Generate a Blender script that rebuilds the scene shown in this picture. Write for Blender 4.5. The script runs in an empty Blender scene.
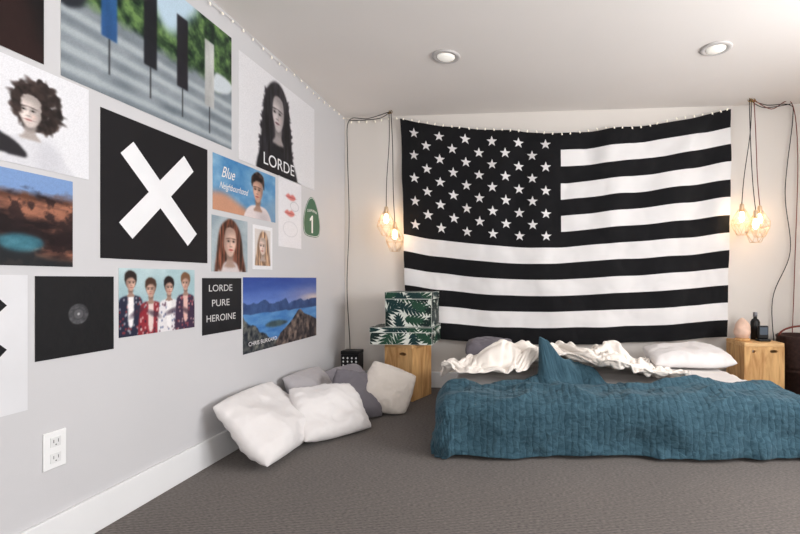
import bpy, bmesh, math, random, time
import numpy as np
from mathutils import Vector, Matrix, noise
random.seed(7)
SC=bpy.context.scene
COL=SC.collection
try:
    SC.view_settings.view_transform='Standard'
    SC.view_settings.look='None'
except Exception: pass

# ------------------------------------------------------------ helpers
def lin(c):
    r=[]
    for v in c[:3]:
        v=v/255.0
        r.append(v/12.92 if v<=0.04045 else ((v+0.055)/1.055)**2.4)
    return (r[0],r[1],r[2],1.0)
_M={}
def mat(name,col,rough=0.6,metal=0.0,bump=0.0,bscale=80,var=0.06,vscale=6,emit=None,estr=0,sheen=0.0,bdist=0.004,trans=0.0,spec=0.3):
    key=(name,tuple(col))
    if key in _M: return _M[key]
    m=bpy.data.materials.new(name); m.use_nodes=True
    nt=m.node_tree; b=nt.nodes['Principled BSDF']
    b.inputs['Roughness'].default_value=rough
    b.inputs['Metallic'].default_value=metal
    b.inputs['Specular IOR Level'].default_value=spec
    b.inputs['Sheen Weight'].default_value=sheen
    b.inputs['Transmission Weight'].default_value=trans
    tc=nt.nodes.new('ShaderNodeTexCoord')
    n=nt.nodes.new('ShaderNodeTexNoise'); n.inputs['Scale'].default_value=vscale; n.inputs['Detail'].default_value=4
    nt.links.new(tc.outputs['Object'],n.inputs['Vector'])
    r=nt.nodes.new('ShaderNodeValToRGB')
    c=lin(col)
    r.color_ramp.elements[0].position=0.3; r.color_ramp.elements[1].position=0.7
    r.color_ramp.elements[0].color=tuple(x*(1-var) for x in c[:3])+(1,)
    r.color_ramp.elements[1].color=tuple(min(1,x*(1+var)) for x in c[:3])+(1,)
    nt.links.new(n.outputs['Fac'],r.inputs['Fac'])
    nt.links.new(r.outputs['Color'],b.inputs['Base Color'])
    if bump>0:
        n2=nt.nodes.new('ShaderNodeTexNoise'); n2.inputs['Scale'].default_value=bscale; n2.inputs['Detail'].default_value=5
        nt.links.new(tc.outputs['Object'],n2.inputs['Vector'])
        bp=nt.nodes.new('ShaderNodeBump'); bp.inputs['Strength'].default_value=bump; bp.inputs['Distance'].default_value=bdist
        nt.links.new(n2.outputs['Fac'],bp.inputs['Height']); nt.links.new(bp.outputs['Normal'],b.inputs['Normal'])
    if emit:
        b.inputs['Emission Color'].default_value=lin(emit); b.inputs['Emission Strength'].default_value=estr
    _M[key]=m
    return m
def flat(col):
    return mat('print_ink',col,rough=0.45,var=0.03,spec=0.25)

def mesh_obj(name,verts,faces,mats,fmi=None,smooth=False,parent=None,loc=None,label=None,cat=None,kind=None,group=None):
    me=bpy.data.meshes.new(name)
    me.from_pydata([tuple(v) for v in verts],[],[tuple(f) for f in faces])
    for m in mats: me.materials.append(m)
    if fmi: me.polygons.foreach_set('material_index',list(fmi))
    if smooth: me.polygons.foreach_set('use_smooth',[True]*len(me.polygons))
    me.update()
    o=bpy.data.objects.new(name,me); COL.objects.link(o)
    if loc: o.location=loc
    if parent: o.parent=parent
    tag(o,label,cat,kind,group)
    return o
def tag(o,label=None,cat=None,kind=None,group=None):
    if label: o['label']=label
    if cat: o['category']=cat
    if kind: o['kind']=kind
    if group: o['group']=group
def empty(name,loc,label,cat,group=None,rot=None):
    e=bpy.data.objects.new(name,None); COL.objects.link(e); e.location=loc; e.empty_display_size=0.05
    if rot: e.rotation_euler=rot
    tag(e,label,cat,None,group); return e
def boxgeo(x0,x1,y0,y1,z0,z1,off=0):
    v=[(x0,y0,z0),(x1,y0,z0),(x1,y1,z0),(x0,y1,z0),(x0,y0,z1),(x1,y0,z1),(x1,y1,z1),(x0,y1,z1)]
    f=[(0,3,2,1),(4,5,6,7),(0,1,5,4),(1,2,6,5),(2,3,7,6),(3,0,4,7)]
    return v,[tuple(i+off for i in q) for q in f]
def boxes(name,bl,m,bevel=0.0,**k):
    V=[];F=[]
    for b in bl:
        v,f=boxgeo(*b,off=len(V)); V+=v;F+=f
    o=mesh_obj(name,V,F,[m],**k)
    if bevel>0:
        md=o.modifiers.new('Bevel','BEVEL'); md.width=bevel; md.segments=3; md.limit_method='ANGLE'
    return o
def tubegeo(pts,r,seg=6,closed=False):
    P=[Vector(p) for p in pts]; n=len(P); V=[];F=[]
    up=Vector((0.13,0.31,0.94))
    for i in range(n):
        if closed: t=(P[(i+1)%n]-P[i-1])
        else: t=P[min(i+1,n-1)]-P[max(i-1,0)]
        t.normalize()
        a=t.cross(up)
        if a.length<0.05: a=t.cross(Vector((1,0.2,0)))
        a.normalize(); b=t.cross(a)
        for k in range(seg):
            an=2*math.pi*k/seg
            V.append(P[i]+a*math.cos(an)*r+b*math.sin(an)*r)
    m=n if closed else n-1
    for i in range(m):
        for k in range(seg):
            j=(i+1)%n
            F.append((i*seg+k,i*seg+(k+1)%seg,j*seg+(k+1)%seg,j*seg+k))
    if not closed:
        F.append(tuple(reversed(range(seg)))); F.append(tuple((n-1)*seg+k for k in range(seg)))
    return V,F
def tubes(name,lines,r,m,seg=6,**k):
    V=[];F=[]
    for L in lines:
        v,f=tubegeo(L,r,seg)
        o=len(V); V+=v; F+=[tuple(i+o for i in q) for q in f]
    return mesh_obj(name,V,F,[m],smooth=True,**k)
def lathe(name,prof,m,seg=24,**k):
    V=[];F=[]
    n=len(prof)
    for (r,z) in prof:
        for s in range(seg):
            a=2*math.pi*s/seg; V.append((r*math.cos(a),r*math.sin(a),z))
    for i in range(n-1):
        for s in range(seg):
            F.append((i*seg+s,i*seg+(s+1)%seg,(i+1)*seg+(s+1)%seg,(i+1)*seg+s))
    F.append(tuple(reversed(range(seg)))); F.append(tuple((n-1)*seg+s for s in range(seg)))
    return mesh_obj(name,V,F,[m],smooth=True,**k)
def crom(pts,n=5,closed=True):
    out=[];N=len(pts)
    for i in range(N if closed else N-1):
        if closed: p0,p1,p2,p3=pts[i-1],pts[i],pts[(i+1)%N],pts[(i+2)%N]
        else: p0,p1,p2,p3=pts[max(i-1,0)],pts[i],pts[i+1],pts[min(i+2,N-1)]
        for k in range(n):
            t=k/n
            out.append(tuple(0.5*((2*p1[c])+(-p0[c]+p2[c])*t+(2*p0[c]-5*p1[c]+4*p2[c]-p3[c])*t*t+(-p0[c]+3*p1[c]-3*p2[c]+p3[c])*t**3) for c in range(len(p1))))
    if not closed: out.append(tuple(pts[-1]))
    return out
def ss(a,b,x):
    if a==b: return 0.0 if x<a else 1.0
    t=max(0,min(1,(x-a)/(b-a))); return t*t*(3-2*t)
def nz(x,y,z=0,s=1): return noise.noise(Vector((x*s,y*s,z)))
def gs(x,y): return math.exp(-(x*x+y*y))

# ------------------------------------------------------------ cloth simulation helper
def run_cloth(o,colliders,frames,mass=.3,tension=15,bending=.5,pressure=None,gravity=1.0,selfc=False,quality=5,air=1.0,shrink=0.0,damp=5.0,dist=.006,friction=30):
    try:
        added=[]
        for c in colliders:
            md=c.modifiers.new('Col','COLLISION'); c.collision.thickness_outer=.004; c.collision.thickness_inner=.05; c.collision.cloth_friction=friction
            c.collision.damping=.8
            added.append((c,md))
        m=o.modifiers.new('Cloth','CLOTH'); s=m.settings
        s.quality=quality; s.mass=mass; s.tension_stiffness=tension; s.compression_stiffness=tension; s.shear_stiffness=tension*.4; s.bending_stiffness=bending
        s.tension_damping=damp; s.compression_damping=damp; s.shear_damping=damp; s.bending_damping=.5; s.air_damping=air
        s.effector_weights.gravity=gravity; s.shrink_min=shrink
        if pressure is not None: s.use_pressure=True; s.uniform_pressure_force=pressure
        cc=m.collision_settings; cc.use_collision=bool(colliders); cc.distance_min=dist; cc.friction=friction; cc.collision_quality=2
        cc.use_self_collision=selfc; cc.self_distance_min=dist
        m.point_cache.frame_start=1; m.point_cache.frame_end=frames+1
        SC.frame_start=1; SC.frame_end=frames+1
        for f in range(1,frames+1): SC.frame_set(f)
        dg=bpy.context.evaluated_depsgraph_get()
        me=bpy.data.meshes.new_from_object(o.evaluated_get(dg))
        o.modifiers.clear()
        ok=all(math.isfinite(v.co.x) and abs(v.co.x)<20 and abs(v.co.z)<20 for v in me.vertices)
        if ok: o.data=me
        for c,md in added: c.modifiers.remove(md)
        SC.frame_set(1)
        return ok
    except Exception as ex:
        print('CLOTH FAIL',ex); o.modifiers.clear(); return False

# ------------------------------------------------------------ materials
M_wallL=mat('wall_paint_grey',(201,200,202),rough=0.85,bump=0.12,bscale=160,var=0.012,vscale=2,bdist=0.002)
M_wallB=mat('wall_paint_white',(220,214,208),rough=0.85,bump=0.12,bscale=160,var=0.012,vscale=2,bdist=0.002)
M_ceil=mat('ceiling_paint',(238,233,229),rough=0.9,bump=0.1,bscale=120,var=0.01,vscale=2,bdist=0.002)
M_trim=mat('trim_paint',(230,230,231),rough=0.45,var=0.01)
M_black=mat('black_plastic',(18,18,20),rough=0.45)
M_cord=mat('cord_rubber',(22,20,20),rough=0.6)
M_cordr=mat('cord_red_brown',(120,52,40),rough=0.6)
M_white=mat('white_plastic',(235,235,235),rough=0.35,var=0.01)
M_copper=mat('copper_wire',(214,188,158),rough=0.35,metal=0.55)

def carpet():
    m=bpy.data.materials.new('carpet_pile'); m.use_nodes=True; nt=m.node_tree; b=nt.nodes['Principled BSDF']
    b.inputs['Roughness'].default_value=.9; b.inputs['Specular IOR Level'].default_value=0.08; b.inputs['Sheen Weight'].default_value=.1
    tc=nt.nodes.new('ShaderNodeTexCoord')
    mp=nt.nodes.new('ShaderNodeMapping'); mp.inputs['Scale'].default_value=(.5,1.4,1)
    n=nt.nodes.new('ShaderNodeTexNoise'); n.inputs['Scale'].default_value=130; n.inputs['Detail'].default_value=3
    nt.links.new(tc.outputs['Object'],mp.inputs['Vector']); nt.links.new(mp.outputs['Vector'],n.inputs['Vector'])
    n3=nt.nodes.new('ShaderNodeTexNoise'); n3.inputs['Scale'].default_value=2.0; n3.inputs['Detail'].default_value=3
    w=nt.nodes.new('ShaderNodeTexWave'); w.bands_direction='Y'; w.inputs['Scale'].default_value=27; w.inputs['Distortion'].default_value=.25; w.inputs['Detail'].default_value=1; w.inputs['Detail Scale'].default_value=8
    for x in (n3,w): nt.links.new(tc.outputs['Object'],x.inputs['Vector'])
    r=nt.nodes.new('ShaderNodeValToRGB'); r.color_ramp.elements[0].position=.28; r.color_ramp.elements[1].position=.76
    r.color_ramp.elements[0].color=lin((82,76,73)); r.color_ramp.elements[1].color=lin((130,122,117))
    mix=nt.nodes.new('ShaderNodeMath'); mix.operation='MULTIPLY_ADD'; mix.inputs[1].default_value=0.22
    nt.links.new(w.outputs['Fac'],mix.inputs[0]); 
    sub=nt.nodes.new('ShaderNodeMath'); sub.operation='SUBTRACT'; sub.inputs[1].default_value=0.11
    nt.links.new(n.outputs['Fac'],sub.inputs[0]); nt.links.new(sub.outputs[0],mix.inputs[2])
    nt.links.new(mix.outputs[0],r.inputs['Fac'])
    mx=nt.nodes.new('ShaderNodeMix'); mx.data_type='RGBA'; mx.blend_type='MULTIPLY'; mx.inputs['Factor'].default_value=0.25
    nt.links.new(r.outputs['Color'],mx.inputs['A']); nt.links.new(n3.outputs['Fac'],mx.inputs['B'])
    nt.links.new(mx.outputs['Result'],b.inputs['Base Color'])
    ad=nt.nodes.new('ShaderNodeMath'); ad.operation='ADD'; nt.links.new(n.outputs['Fac'],ad.inputs[0]); nt.links.new(w.outputs['Fac'],ad.inputs[1])
    bp=nt.nodes.new('ShaderNodeBump'); bp.inputs['Strength'].default_value=0.4; bp.inputs['Distance'].default_value=0.003
    nt.links.new(ad.outputs[0],bp.inputs['Height']); nt.links.new(bp.outputs['Normal'],b.inputs['Normal'])
    return m
def wood(name,c1,c2,axis='Z'):
    m=bpy.data.materials.new(name); m.use_nodes=True; nt=m.node_tree; b=nt.nodes['Principled BSDF']
    b.inputs['Roughness'].default_value=.55
    tc=nt.nodes.new('ShaderNodeTexCoord'); mp=nt.nodes.new('ShaderNodeMapping')
    mp.inputs['Scale'].default_value={'Z':(9,9,1.3),'X':(1.2,12,12)}[axis]
    n=nt.nodes.new('ShaderNodeTexNoise'); n.inputs['Scale'].default_value=1.8; n.inputs['Detail'].default_value=7; n.inputs['Distortion'].default_value=1.8
    r=nt.nodes.new('ShaderNodeValToRGB'); r.color_ramp.elements[0].position=.30; r.color_ramp.elements[1].position=.66
    r.color_ramp.elements[0].color=lin(c1); r.color_ramp.elements[1].color=lin(c2)
    nt.links.new(tc.outputs['Object'],mp.inputs['Vector']); nt.links.new(mp.outputs['Vector'],n.inputs['Vector'])
    nt.links.new(n.outputs['Fac'],r.inputs['Fac']); nt.links.new(r.outputs['Color'],b.inputs['Base Color'])
    bp=nt.nodes.new('ShaderNodeBump'); bp.inputs['Strength'].default_value=.3; bp.inputs['Distance'].default_value=.004
    nt.links.new(n.outputs['Fac'],bp.inputs['Height']); nt.links.new(bp.outputs['Normal'],b.inputs['Normal'])
    return m
M_wood=wood('pine_wood',(172,120,66),(222,178,120))
M_woodtop=wood('pine_wood_top',(188,138,84),(228,188,134),'X')

# ------------------------------------------------------------ room
RX=4.35; FY=-5.3; RH=2.44
FLOOR=boxes('floor',[(-0.12,RX+.12,FY-.12,0.12,-0.1,0)],carpet(),kind='structure')
boxes('ceiling',[(-0.12,RX+.12,FY-.12,0.12,RH,RH+.1)],M_ceil,kind='structure')
WALLL=boxes('wall_left',[(-0.12,0,FY-.12,0.12,0,RH)],M_wallL,kind='structure')
boxes('wall_back',[(0,RX,0,0.12,0,RH)],M_wallB,kind='structure')
wy0,wy1,wz0,wz1=-3.9,-1.7,0.75,2.2
boxes('wall_right',[(RX,RX+.12,FY-.12,wy0,0,RH),(RX,RX+.12,wy1,0.12,0,RH),(RX,RX+.12,wy0,wy1,0,wz0),(RX,RX+.12,wy0,wy1,wz1,RH)],M_wallB,kind='structure')
fx0,fx1=0.9,3.6
boxes('wall_front',[(0,fx0,FY-.12,FY,0,RH),(fx1,RX,FY-.12,FY,0,RH),(fx0,fx1,FY-.12,FY,0,wz0),(fx0,fx1,FY-.12,FY,wz1,RH)],M_wallB,kind='structure')
def winframe(name,bl): boxes(name,bl,M_trim,kind='structure')
winframe('window_1',[(RX+.02,RX+.09,wy0,wy0+.05,wz0,wz1),(RX+.02,RX+.09,wy1-.05,wy1,wz0,wz1),(RX+.02,RX+.09,wy0+.05,wy1-.05,wz0,wz0+.05),(RX+.02,RX+.09,wy0+.05,wy1-.05,wz1-.05,wz1),(RX+.03,RX+.08,(wy0+wy1)/2-.02,(wy0+wy1)/2+.02,wz0+.05,wz1-.05)])
winframe('window_2',[(fx0,fx0+.05,FY-.09,FY-.02,wz0,wz1),(fx1-.05,fx1,FY-.09,FY-.02,wz0,wz1),(fx0+.05,fx1-.05,FY-.09,FY-.02,wz0,wz0+.05),(fx0+.05,fx1-.05,FY-.09,FY-.02,wz1-.05,wz1),((fx0+fx1)/2-.02,(fx0+fx1)/2+.02,FY-.08,FY-.03,wz0+.05,wz1-.05)])
bh=.14;bt=.016
BBL=boxes('baseboard_left',[(0,bt,FY,0,0,bh)],M_trim,bevel=.004,kind='structure')
boxes('baseboard_back',[(bt,RX-bt,-bt,0,0,bh)],M_trim,bevel=.004,kind='structure')
boxes('baseboard_right',[(RX-bt,RX,FY,0,0,bh)],M_trim,bevel=.004,kind='structure')
boxes('baseboard_front',[(bt,RX-bt,FY,FY+bt,0,bh)],M_trim,bevel=.004,kind='structure')

M_lens=mat('frosted_lens',(240,238,232),rough=.3,emit=(255,250,240),estr=0.35,var=.01)
for i,(x,y) in enumerate([(1.123,-1.062),(2.853,-1.019)]):
    e=empty('recessed_light',(x,y,RH),'round white recessed light set into the ceiling','ceiling light','recessed ceiling lights')
    lathe('trim_ring',[(.062,-.001),(.092,-.0005),(.095,-.005),(.086,-.011),(.068,-.012),(.06,-.004)],mat('ring_paint',(200,196,194),rough=.4),seg=40,parent=e)
    lathe('lens',[(.0605,-.002),(.056,-.012),(.04,-.018),(.015,-.021),(.001,-.0215)],M_lens,seg=32,parent=e)

e=empty('wall_outlet',(0,-2.572,.372),'white electrical wall outlet with two sockets above the baseboard','electrical outlet')
boxes('cover_plate',[(0.0003,.007,-.039,.039,-.065,.065)],M_white,bevel=.003,parent=e)
for dz in(-.028,.028):
    s=boxes('socket',[(0.0065,.0095,-.018,.018,dz-.017,dz+.017)],mat('socket_plastic',(222,222,222),rough=.3),bevel=.0014,parent=e)
    boxes('slot',[(0.0094,.0100,-.009,-.007,dz-.003,dz+.008),(0.0094,.0100,.007,.009,dz-.003,dz+.008),(0.0094,.0100,-.002,.002,dz-.012,dz-.008)],mat('slot_dark',(90,90,92)),parent=s)

# ------------------------------------------------------------ posters (vertex-colour painted prints)
def textgeo(s,bold=True,shear=0):
    cu=bpy.data.curves.new('t','FONT'); cu.body=s; cu.shear=shear
    o=bpy.data.objects.new('t',cu); COL.objects.link(o)
    if bold: cu.offset=0.012
    dg=bpy.context.evaluated_depsgraph_get(); dg.update()
    me=bpy.data.meshes.new_from_object(o.evaluated_get(dg))
    V=[(v.co.x,v.co.y) for v in me.vertices]; F=[tuple(p.vertices) for p in me.polygons]
    bpy.data.objects.remove(o); bpy.data.curves.remove(cu); bpy.data.meshes.remove(me)
    return V,F
def print_material():
    m=bpy.data.materials.new('printed_paper'); m.use_nodes=True; nt=m.node_tree; b=nt.nodes['Principled BSDF']
    b.inputs['Roughness'].default_value=.42; b.inputs['Specular IOR Level'].default_value=.25
    at=nt.nodes.new('ShaderNodeAttribute'); at.attribute_name='Print'
    n=nt.nodes.new('ShaderNodeTexNoise'); n.inputs['Scale'].default_value=6
    bp=nt.nodes.new('ShaderNodeBump'); bp.inputs['Strength'].default_value=.25; bp.inputs['Distance'].default_value=.01
    nt.links.new(n.outputs['Fac'],bp.inputs['Height']); nt.links.new(bp.outputs['Normal'],b.inputs['Normal'])
    nt.links.new(at.outputs['Color'],b.inputs['Base Color']); return m
M_print=print_material()
class Art:
    def __init__(s,label,y0,y1,z0,z1,bg,cat='poster',name='poster',res=.0038,painted=False):
        s.name,s.label,s.cat=name,label,cat
        s.H=z1-z0; s.W=(y1-y0)/s.H; s.y0,s.z0=y0,z0; s.y1,s.z1=y1,z1
        base=bg if not painted else (220,220,220)
        s.V=[];s.F=[];s.I=[];s.mats=[flat(base),M_print]
        v,f=boxgeo(0.0004,0.0026,0,y1-y0,0,z1-z0); s.V+=v; s.F+=f; s.I+=[0]*6
        s.d=0.0029; s.painted=painted
        if painted:
            s.nx=max(8,int((y1-y0)/res)); s.ny=max(8,int((z1-z0)/res))
            xs=np.linspace(0,s.W,s.nx); ys=np.linspace(0,1,s.ny)
            s.X,s.Y=np.meshgrid(xs,ys); s.px=s.W/(s.nx-1)
            s.img=np.zeros((s.ny,s.nx,3)); s.img[:]=bg
    def mi(s,c):
        m=c if isinstance(c,bpy.types.Material) else flat(c)
        if m not in s.mats: s.mats.append(m)
        return s.mats.index(m)
    def poly(s,pts,c):
        pts=[(min(max(p[0],0),s.W),min(max(p[1],0),1)) for p in pts]
        A=sum(pts[i-1][0]*pts[i][1]-pts[i][0]*pts[i-1][1] for i in range(len(pts)))
        if A<0: pts.reverse()
        o=len(s.V); s.V+=[(s.d,p[0]*s.H,p[1]*s.H) for p in pts]; s.F.append(tuple(range(o,o+len(pts)))); s.I.append(s.mi(c)); s.d+=.00012
    def line(s,p,q,w,c):
        dx,dy=q[0]-p[0],q[1]-p[1]; L=math.hypot(dx,dy); nx,ny=-dy/L*w/2,dx/L*w/2
        s.poly([(p[0]+nx,p[1]+ny),(q[0]+nx,q[1]+ny),(q[0]-nx,q[1]-ny),(p[0]-nx,p[1]-ny)],c)
    def text(s,t,x0,x1,y0,y1,c,bold=True,shear=0):
        V,F=textgeo(t,bold,shear)
        ax=min(v[0] for v in V);bx=max(v[0] for v in V);ay=min(v[1] for v in V);by=max(v[1] for v in V)
        o=len(s.V)
        for v in V: s.V.append((s.d+.0006,(x0+(v[0]-ax)/(bx-ax)*(x1-x0))*s.H,(y0+(v[1]-ay)/(by-ay)*(y1-y0))*s.H))
        k=s.mi(c)
        for f in F: s.F.append(tuple(i+o for i in f)); s.I.append(k)
    def fbm(s,sx,sy,seed,octs=4):
        rng=np.random.RandomState(seed); out=np.zeros_like(s.X); amp=1;tot=0
        for o in range(octs):
            kx=int(s.W*sx)+3; ky=int(sy)+3; g=rng.rand(ky,kx)
            x=s.X*sx; y=s.Y*sy
            x=np.clip(x,0,kx-1.001); y=np.clip(y,0,ky-1.001)
            i=x.astype(int); j=y.astype(int); fx=x-i; fy=y-j; fx=fx*fx*(3-2*fx); fy=fy*fy*(3-2*fy)
            i=np.minimum(i,kx-2); j=np.minimum(j,ky-2)
            out+=amp*((g[j,i]*(1-fx)+g[j,i+1]*fx)*(1-fy)+(g[j+1,i]*(1-fx)+g[j+1,i+1]*fx)*fy)
            tot+=amp; amp*=.5; sx*=2.03; sy*=2.03
        return out/tot
    def blur(s,m,r):
        sg=r/s.px
        if sg<.4: return m
        R=int(math.ceil(sg*2.2)); k=np.exp(-.5*(np.arange(-R,R+1)/sg)**2); k/=k.sum()
        p=np.pad(m,((R,R),(0,0)),mode='edge'); m=sum(k[q]*p[q:q+s.ny] for q in range(2*R+1))
        p=np.pad(m,((0,0),(R,R)),mode='edge'); m=sum(k[q]*p[:,q:q+s.nx] for q in range(2*R+1))
        return m
    def pmask(s,pts,soft=.008,smooth=True):
        if smooth: pts=crom(pts)
        ins=np.zeros(s.X.shape,bool)
        for i in range(len(pts)):
            x1,y1=pts[i-1];x2,y2=pts[i]
            if y1==y2: continue
            ins^=((y1>s.Y)!=(y2>s.Y))&(s.X<(x2-x1)*(s.Y-y1)/(y2-y1)+x1)
        return s.blur(ins.astype(float),soft)
    def omask(s,x,y,rx,ry,soft=.01,rot=0):
        dx=s.X-x;dy=s.Y-y; u=(dx*math.cos(rot)+dy*math.sin(rot))/rx; v=(-dx*math.sin(rot)+dy*math.cos(rot))/ry
        d=(np.sqrt(u*u+v*v)-1)*min(rx,ry)
        return np.clip(.5-d/(2*max(soft,s.px*.6)),0,1)
    def put(s,m,c,al=1.0):
        m=(m*al)[...,None]; s.img=s.img*(1-m)+np.asarray(c,float)*m
    def P(s,pts,c,soft=.008,al=1,smooth=True,clip=None):
        m=s.pmask(pts,soft,smooth)
        if clip is not None: m=m*clip
        s.put(m,c,al); return m
    def O(s,x,y,rx,ry,c,soft=.01,al=1,rot=0,clip=None):
        m=s.omask(x,y,rx,ry,soft,rot)
        if clip is not None: m=m*clip
        s.put(m,c,al); return m
    def tex(s,m,f,lo,hi):
        f=np.clip(f,0,1)[...,None]; c=np.asarray(lo,float)*(1-f)+np.asarray(hi,float)*f
        mm=m[...,None]; s.img=s.img*(1-mm)+c*mm
    def hair(s,pts,c,seed=1,soft=.008,vert=True):
        m=s.pmask(pts,soft); f=s.fbm(34,4,seed,3) if vert else s.fbm(16,16,seed,3)
        lo=np.array(c)*.55; hi=np.minimum(255,np.array(c)*1.6+8)
        s.tex(m,(f-.3)*1.9,lo,hi); return m
    def face(s,x,y,r,skin,hair,lip=(170,80,78),side=1,sx=1.0):
        sk=np.array(skin,float); fx=x-side*.10*r
        s.P([(x-.3*r,y-.4*r),(x+.3*r,y-.4*r),(x+.32*r,y-1.3*r),(x+.6*r,y-1.7*r),(x-.6*r,y-1.7*r),(x-.32*r,y-1.3*r)],sk*.74,.06*r)
        pts=[(x,y+r),(x+.5*r*sx,y+.85*r),(x+.68*r*sx,y+.3*r),(x+.62*r*sx,y-.25*r),(x+.36*r*sx,y-.76*r),(x-side*.05*r,y-.98*r),(x-.36*r*sx,y-.76*r),(x-.62*r*sx,y-.25*r),(x-.68*r*sx,y+.3*r),(x-.5*r*sx,y+.85*r)]
        s.O(x,y-.95*r,.38*r,.25*r,sk*.5,.14*r,.6)
        fm=s.P(pts,sk*.97,.05*r)
        s.O(x,y+.85*r,.7*r,.3*r,sk*.62,.22*r,.7,clip=fm)
        s.O(x+side*.66*r,y-.1*r,.36*r,1.0*r,sk*.55,.34*r,.75,clip=fm)
        s.O(x-side*.72*r,y-.2*r,.16*r,.8*r,sk*.7,.2*r,.5,clip=fm)
        s.O(fx-side*.3*r,y-.22*r,.2*r,.18*r,np.minimum(sk*1.06,255),.15*r,.5,clip=fm)
        s.O(fx+side*.3*r,y-.28*r,.16*r,.12*r,sk*np.array((1.0,.86,.84)),.12*r,.4,clip=fm)
        s.O(fx,y-.88*r,.3*r,.14*r,sk*.8,.1*r,.5,clip=fm)
        for k in(-1,1):
            q=.9 if k==side else 1.0
            s.O(fx+k*.28*r*q,y+.12*r,.19*r,.12*r,sk*.58,.10*r,.6,clip=fm)
            s.O(fx+k*.28*r*q,y+.06*r,.13*r,.055*r,sk*.34,.04*r,.8)
            s.O(fx+k*.28*r*q,y+.06*r,.06*r,.055*r,(26,20,18),.03*r,.95)
            s.O(fx+k*.29*r*q,y+.25*r,.18*r,.035*r,np.array(hair)*.9,.045*r,.8,rot=-k*.12)
        s.O(fx+side*.10*r,y-.06*r,.05*r,.22*r,sk*.66,.08*r,.55)
        s.O(fx,y-.30*r,.12*r,.04*r,sk*.45,.04*r,.65)
        s.O(fx,y-.53*r,.20*r,.07*r,lip,.035*r,.9); s.O(fx,y-.53*r,.17*r,.012*r,np.array(lip)*.5,.02*r,.7)
        s.O(fx,y-.69*r,.14*r,.04*r,sk*.72,.05*r,.5)
        return fm
    def build(s):
        P0=len(s.V)
        if s.painted:
            rng=np.random.RandomState(5); s.img*=(1+.03*(rng.rand(s.ny,s.nx,1)-.5)*2)
            o=len(s.V); xs=np.linspace(0,s.W*s.H,s.nx); ys=np.linspace(0,s.H,s.ny)
            for j in range(s.ny):
                for i in range(s.nx): s.V.append((.0030,xs[i],ys[j]))
            for j in range(s.ny-1):
                for i in range(s.nx-1):
                    q=o+j*s.nx+i; s.F.append((q,q+1,q+s.nx+1,q+s.nx)); s.I.append(1)
        ob=mesh_obj(s.name,[(v[0],v[1]-(s.y1-s.y0)/2,v[2]-s.H/2) for v in s.V],s.F,s.mats,fmi=s.I,loc=(0,(s.y0+s.y1)/2,(s.z0+s.z1)/2),label=s.label,cat=s.cat)
        if s.painted:
            ca=ob.data.color_attributes.new('Print','FLOAT_COLOR','POINT')
            c=np.clip(s.img/255,0,1); c=np.where(c<=.04045,c/12.92,((c+.055)/1.055)**2.4).reshape(-1,3)
            arr=np.ones((len(s.V),4)); arr[P0:P0+len(c),:3]=c; ca.data.foreach_set('color',arr.ravel())
        return ob
one=lambda a: np.ones_like(a.X)
a=Art('dark brown and black poster with faint reddish shapes',-3.05,-2.607,1.706,2.32,(24,16,16),painted=True)
a.tex(one(a),a.fbm(4,4,3)*1.2-.3,(14,10,12),(54,36,32)); a.P([(.3,.0),(.4,.3),(.6,.4),(.7,.1),(.72,0)],(60,32,28),.04,.5); a.build()
a=Art('large street scene poster in green, grey, blue and black',-2.550,-1.608,1.695,2.322,(140,146,150),painted=True)
W=a.W
a.tex(one(a),a.fbm(5,9,1),(96,106,114),(150,158,164))
for k in range(4):
    y=.04+k*.11; a.P([(-.1,y),(1.7,y-.02),(1.7,y+.025),(-.1,y+.05)],(190,198,202),.012,.65,smooth=False)
fol=np.clip((a.Y-.46+.14*(a.fbm(6,6,9)-.5))*14,0,1); a.tex(fol,(a.fbm(16,16,2)-.25)*1.9,(12,32,22),(104,136,78))
a.P([(.55,1.02),(.62,.84),(.74,.68),(.86,.7),(.98,.86),(1.06,1.02)],(184,206,222),.03)
a.P([(0,.42),(.12,.46),(.15,.6),(.0,.64)],(34,38,46),.01); a.P([(1.26,.44),(1.46,.48),(1.5,.58),(1.3,.6)],(196,204,210),.01)
for x,c,t in((.30,(44,96,160),.0),(.62,(24,26,34),.03),(.92,(30,28,36),.05),(1.22,(222,222,220),.08)):
    a.P([(x-.055,.36-t),(x+.055,.36-t),(x+.055,.9-t),(x-.055,.9-t)],c,.006,.95,smooth=False); a.P([(x-.006,.14-t),(x+.006,.14-t),(x+.006,.36-t),(x-.006,.36-t)],(40,42,46),.004,.9,smooth=False)
    m=a.pmask([(x-.055,.36-t),(x+.055,.36-t),(x+.055,.9-t),(x-.055,.9-t)],.006,False); a.img*=(1-.35*m*(a.fbm(10,3,int(x*10))))[...,None]
a.build()
a=Art('white photo poster of a person with big curly dark hair',-2.95,-2.446,1.345,1.685,(224,224,228),painted=True,res=.003)
cx=(-2.63+2.95)/a.H
a.P([(cx-.42,-.05),(cx-.4,.14),(cx-.2,.27),(cx+.1,.27),(cx+.28,.12),(cx+.32,-.05)],(212,212,217),.012)
a.O(cx+.12,.1,.12,.2,(194,194,201),.06,.6)
a.P([(cx-.5,.30),(cx-.2,.22),(cx-.1,.08),(cx-.45,.12)],(40,38,42),.01)
rnd=random.Random(3)
for k in range(320):
    t=rnd.uniform(0,6.28); q=rnd.uniform(0,1)**.5; a.O(cx+.01+.24*q*math.cos(t),.62+.25*q*math.sin(t),rnd.uniform(.02,.05),rnd.uniform(.012,.03),np.array((40,32,30))*rnd.uniform(.6,1.8),.012,.85,rot=rnd.uniform(0,3))
a.face(cx-.06,.54,.16,(232,218,212),(60,48,46),lip=(190,134,130))
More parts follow.
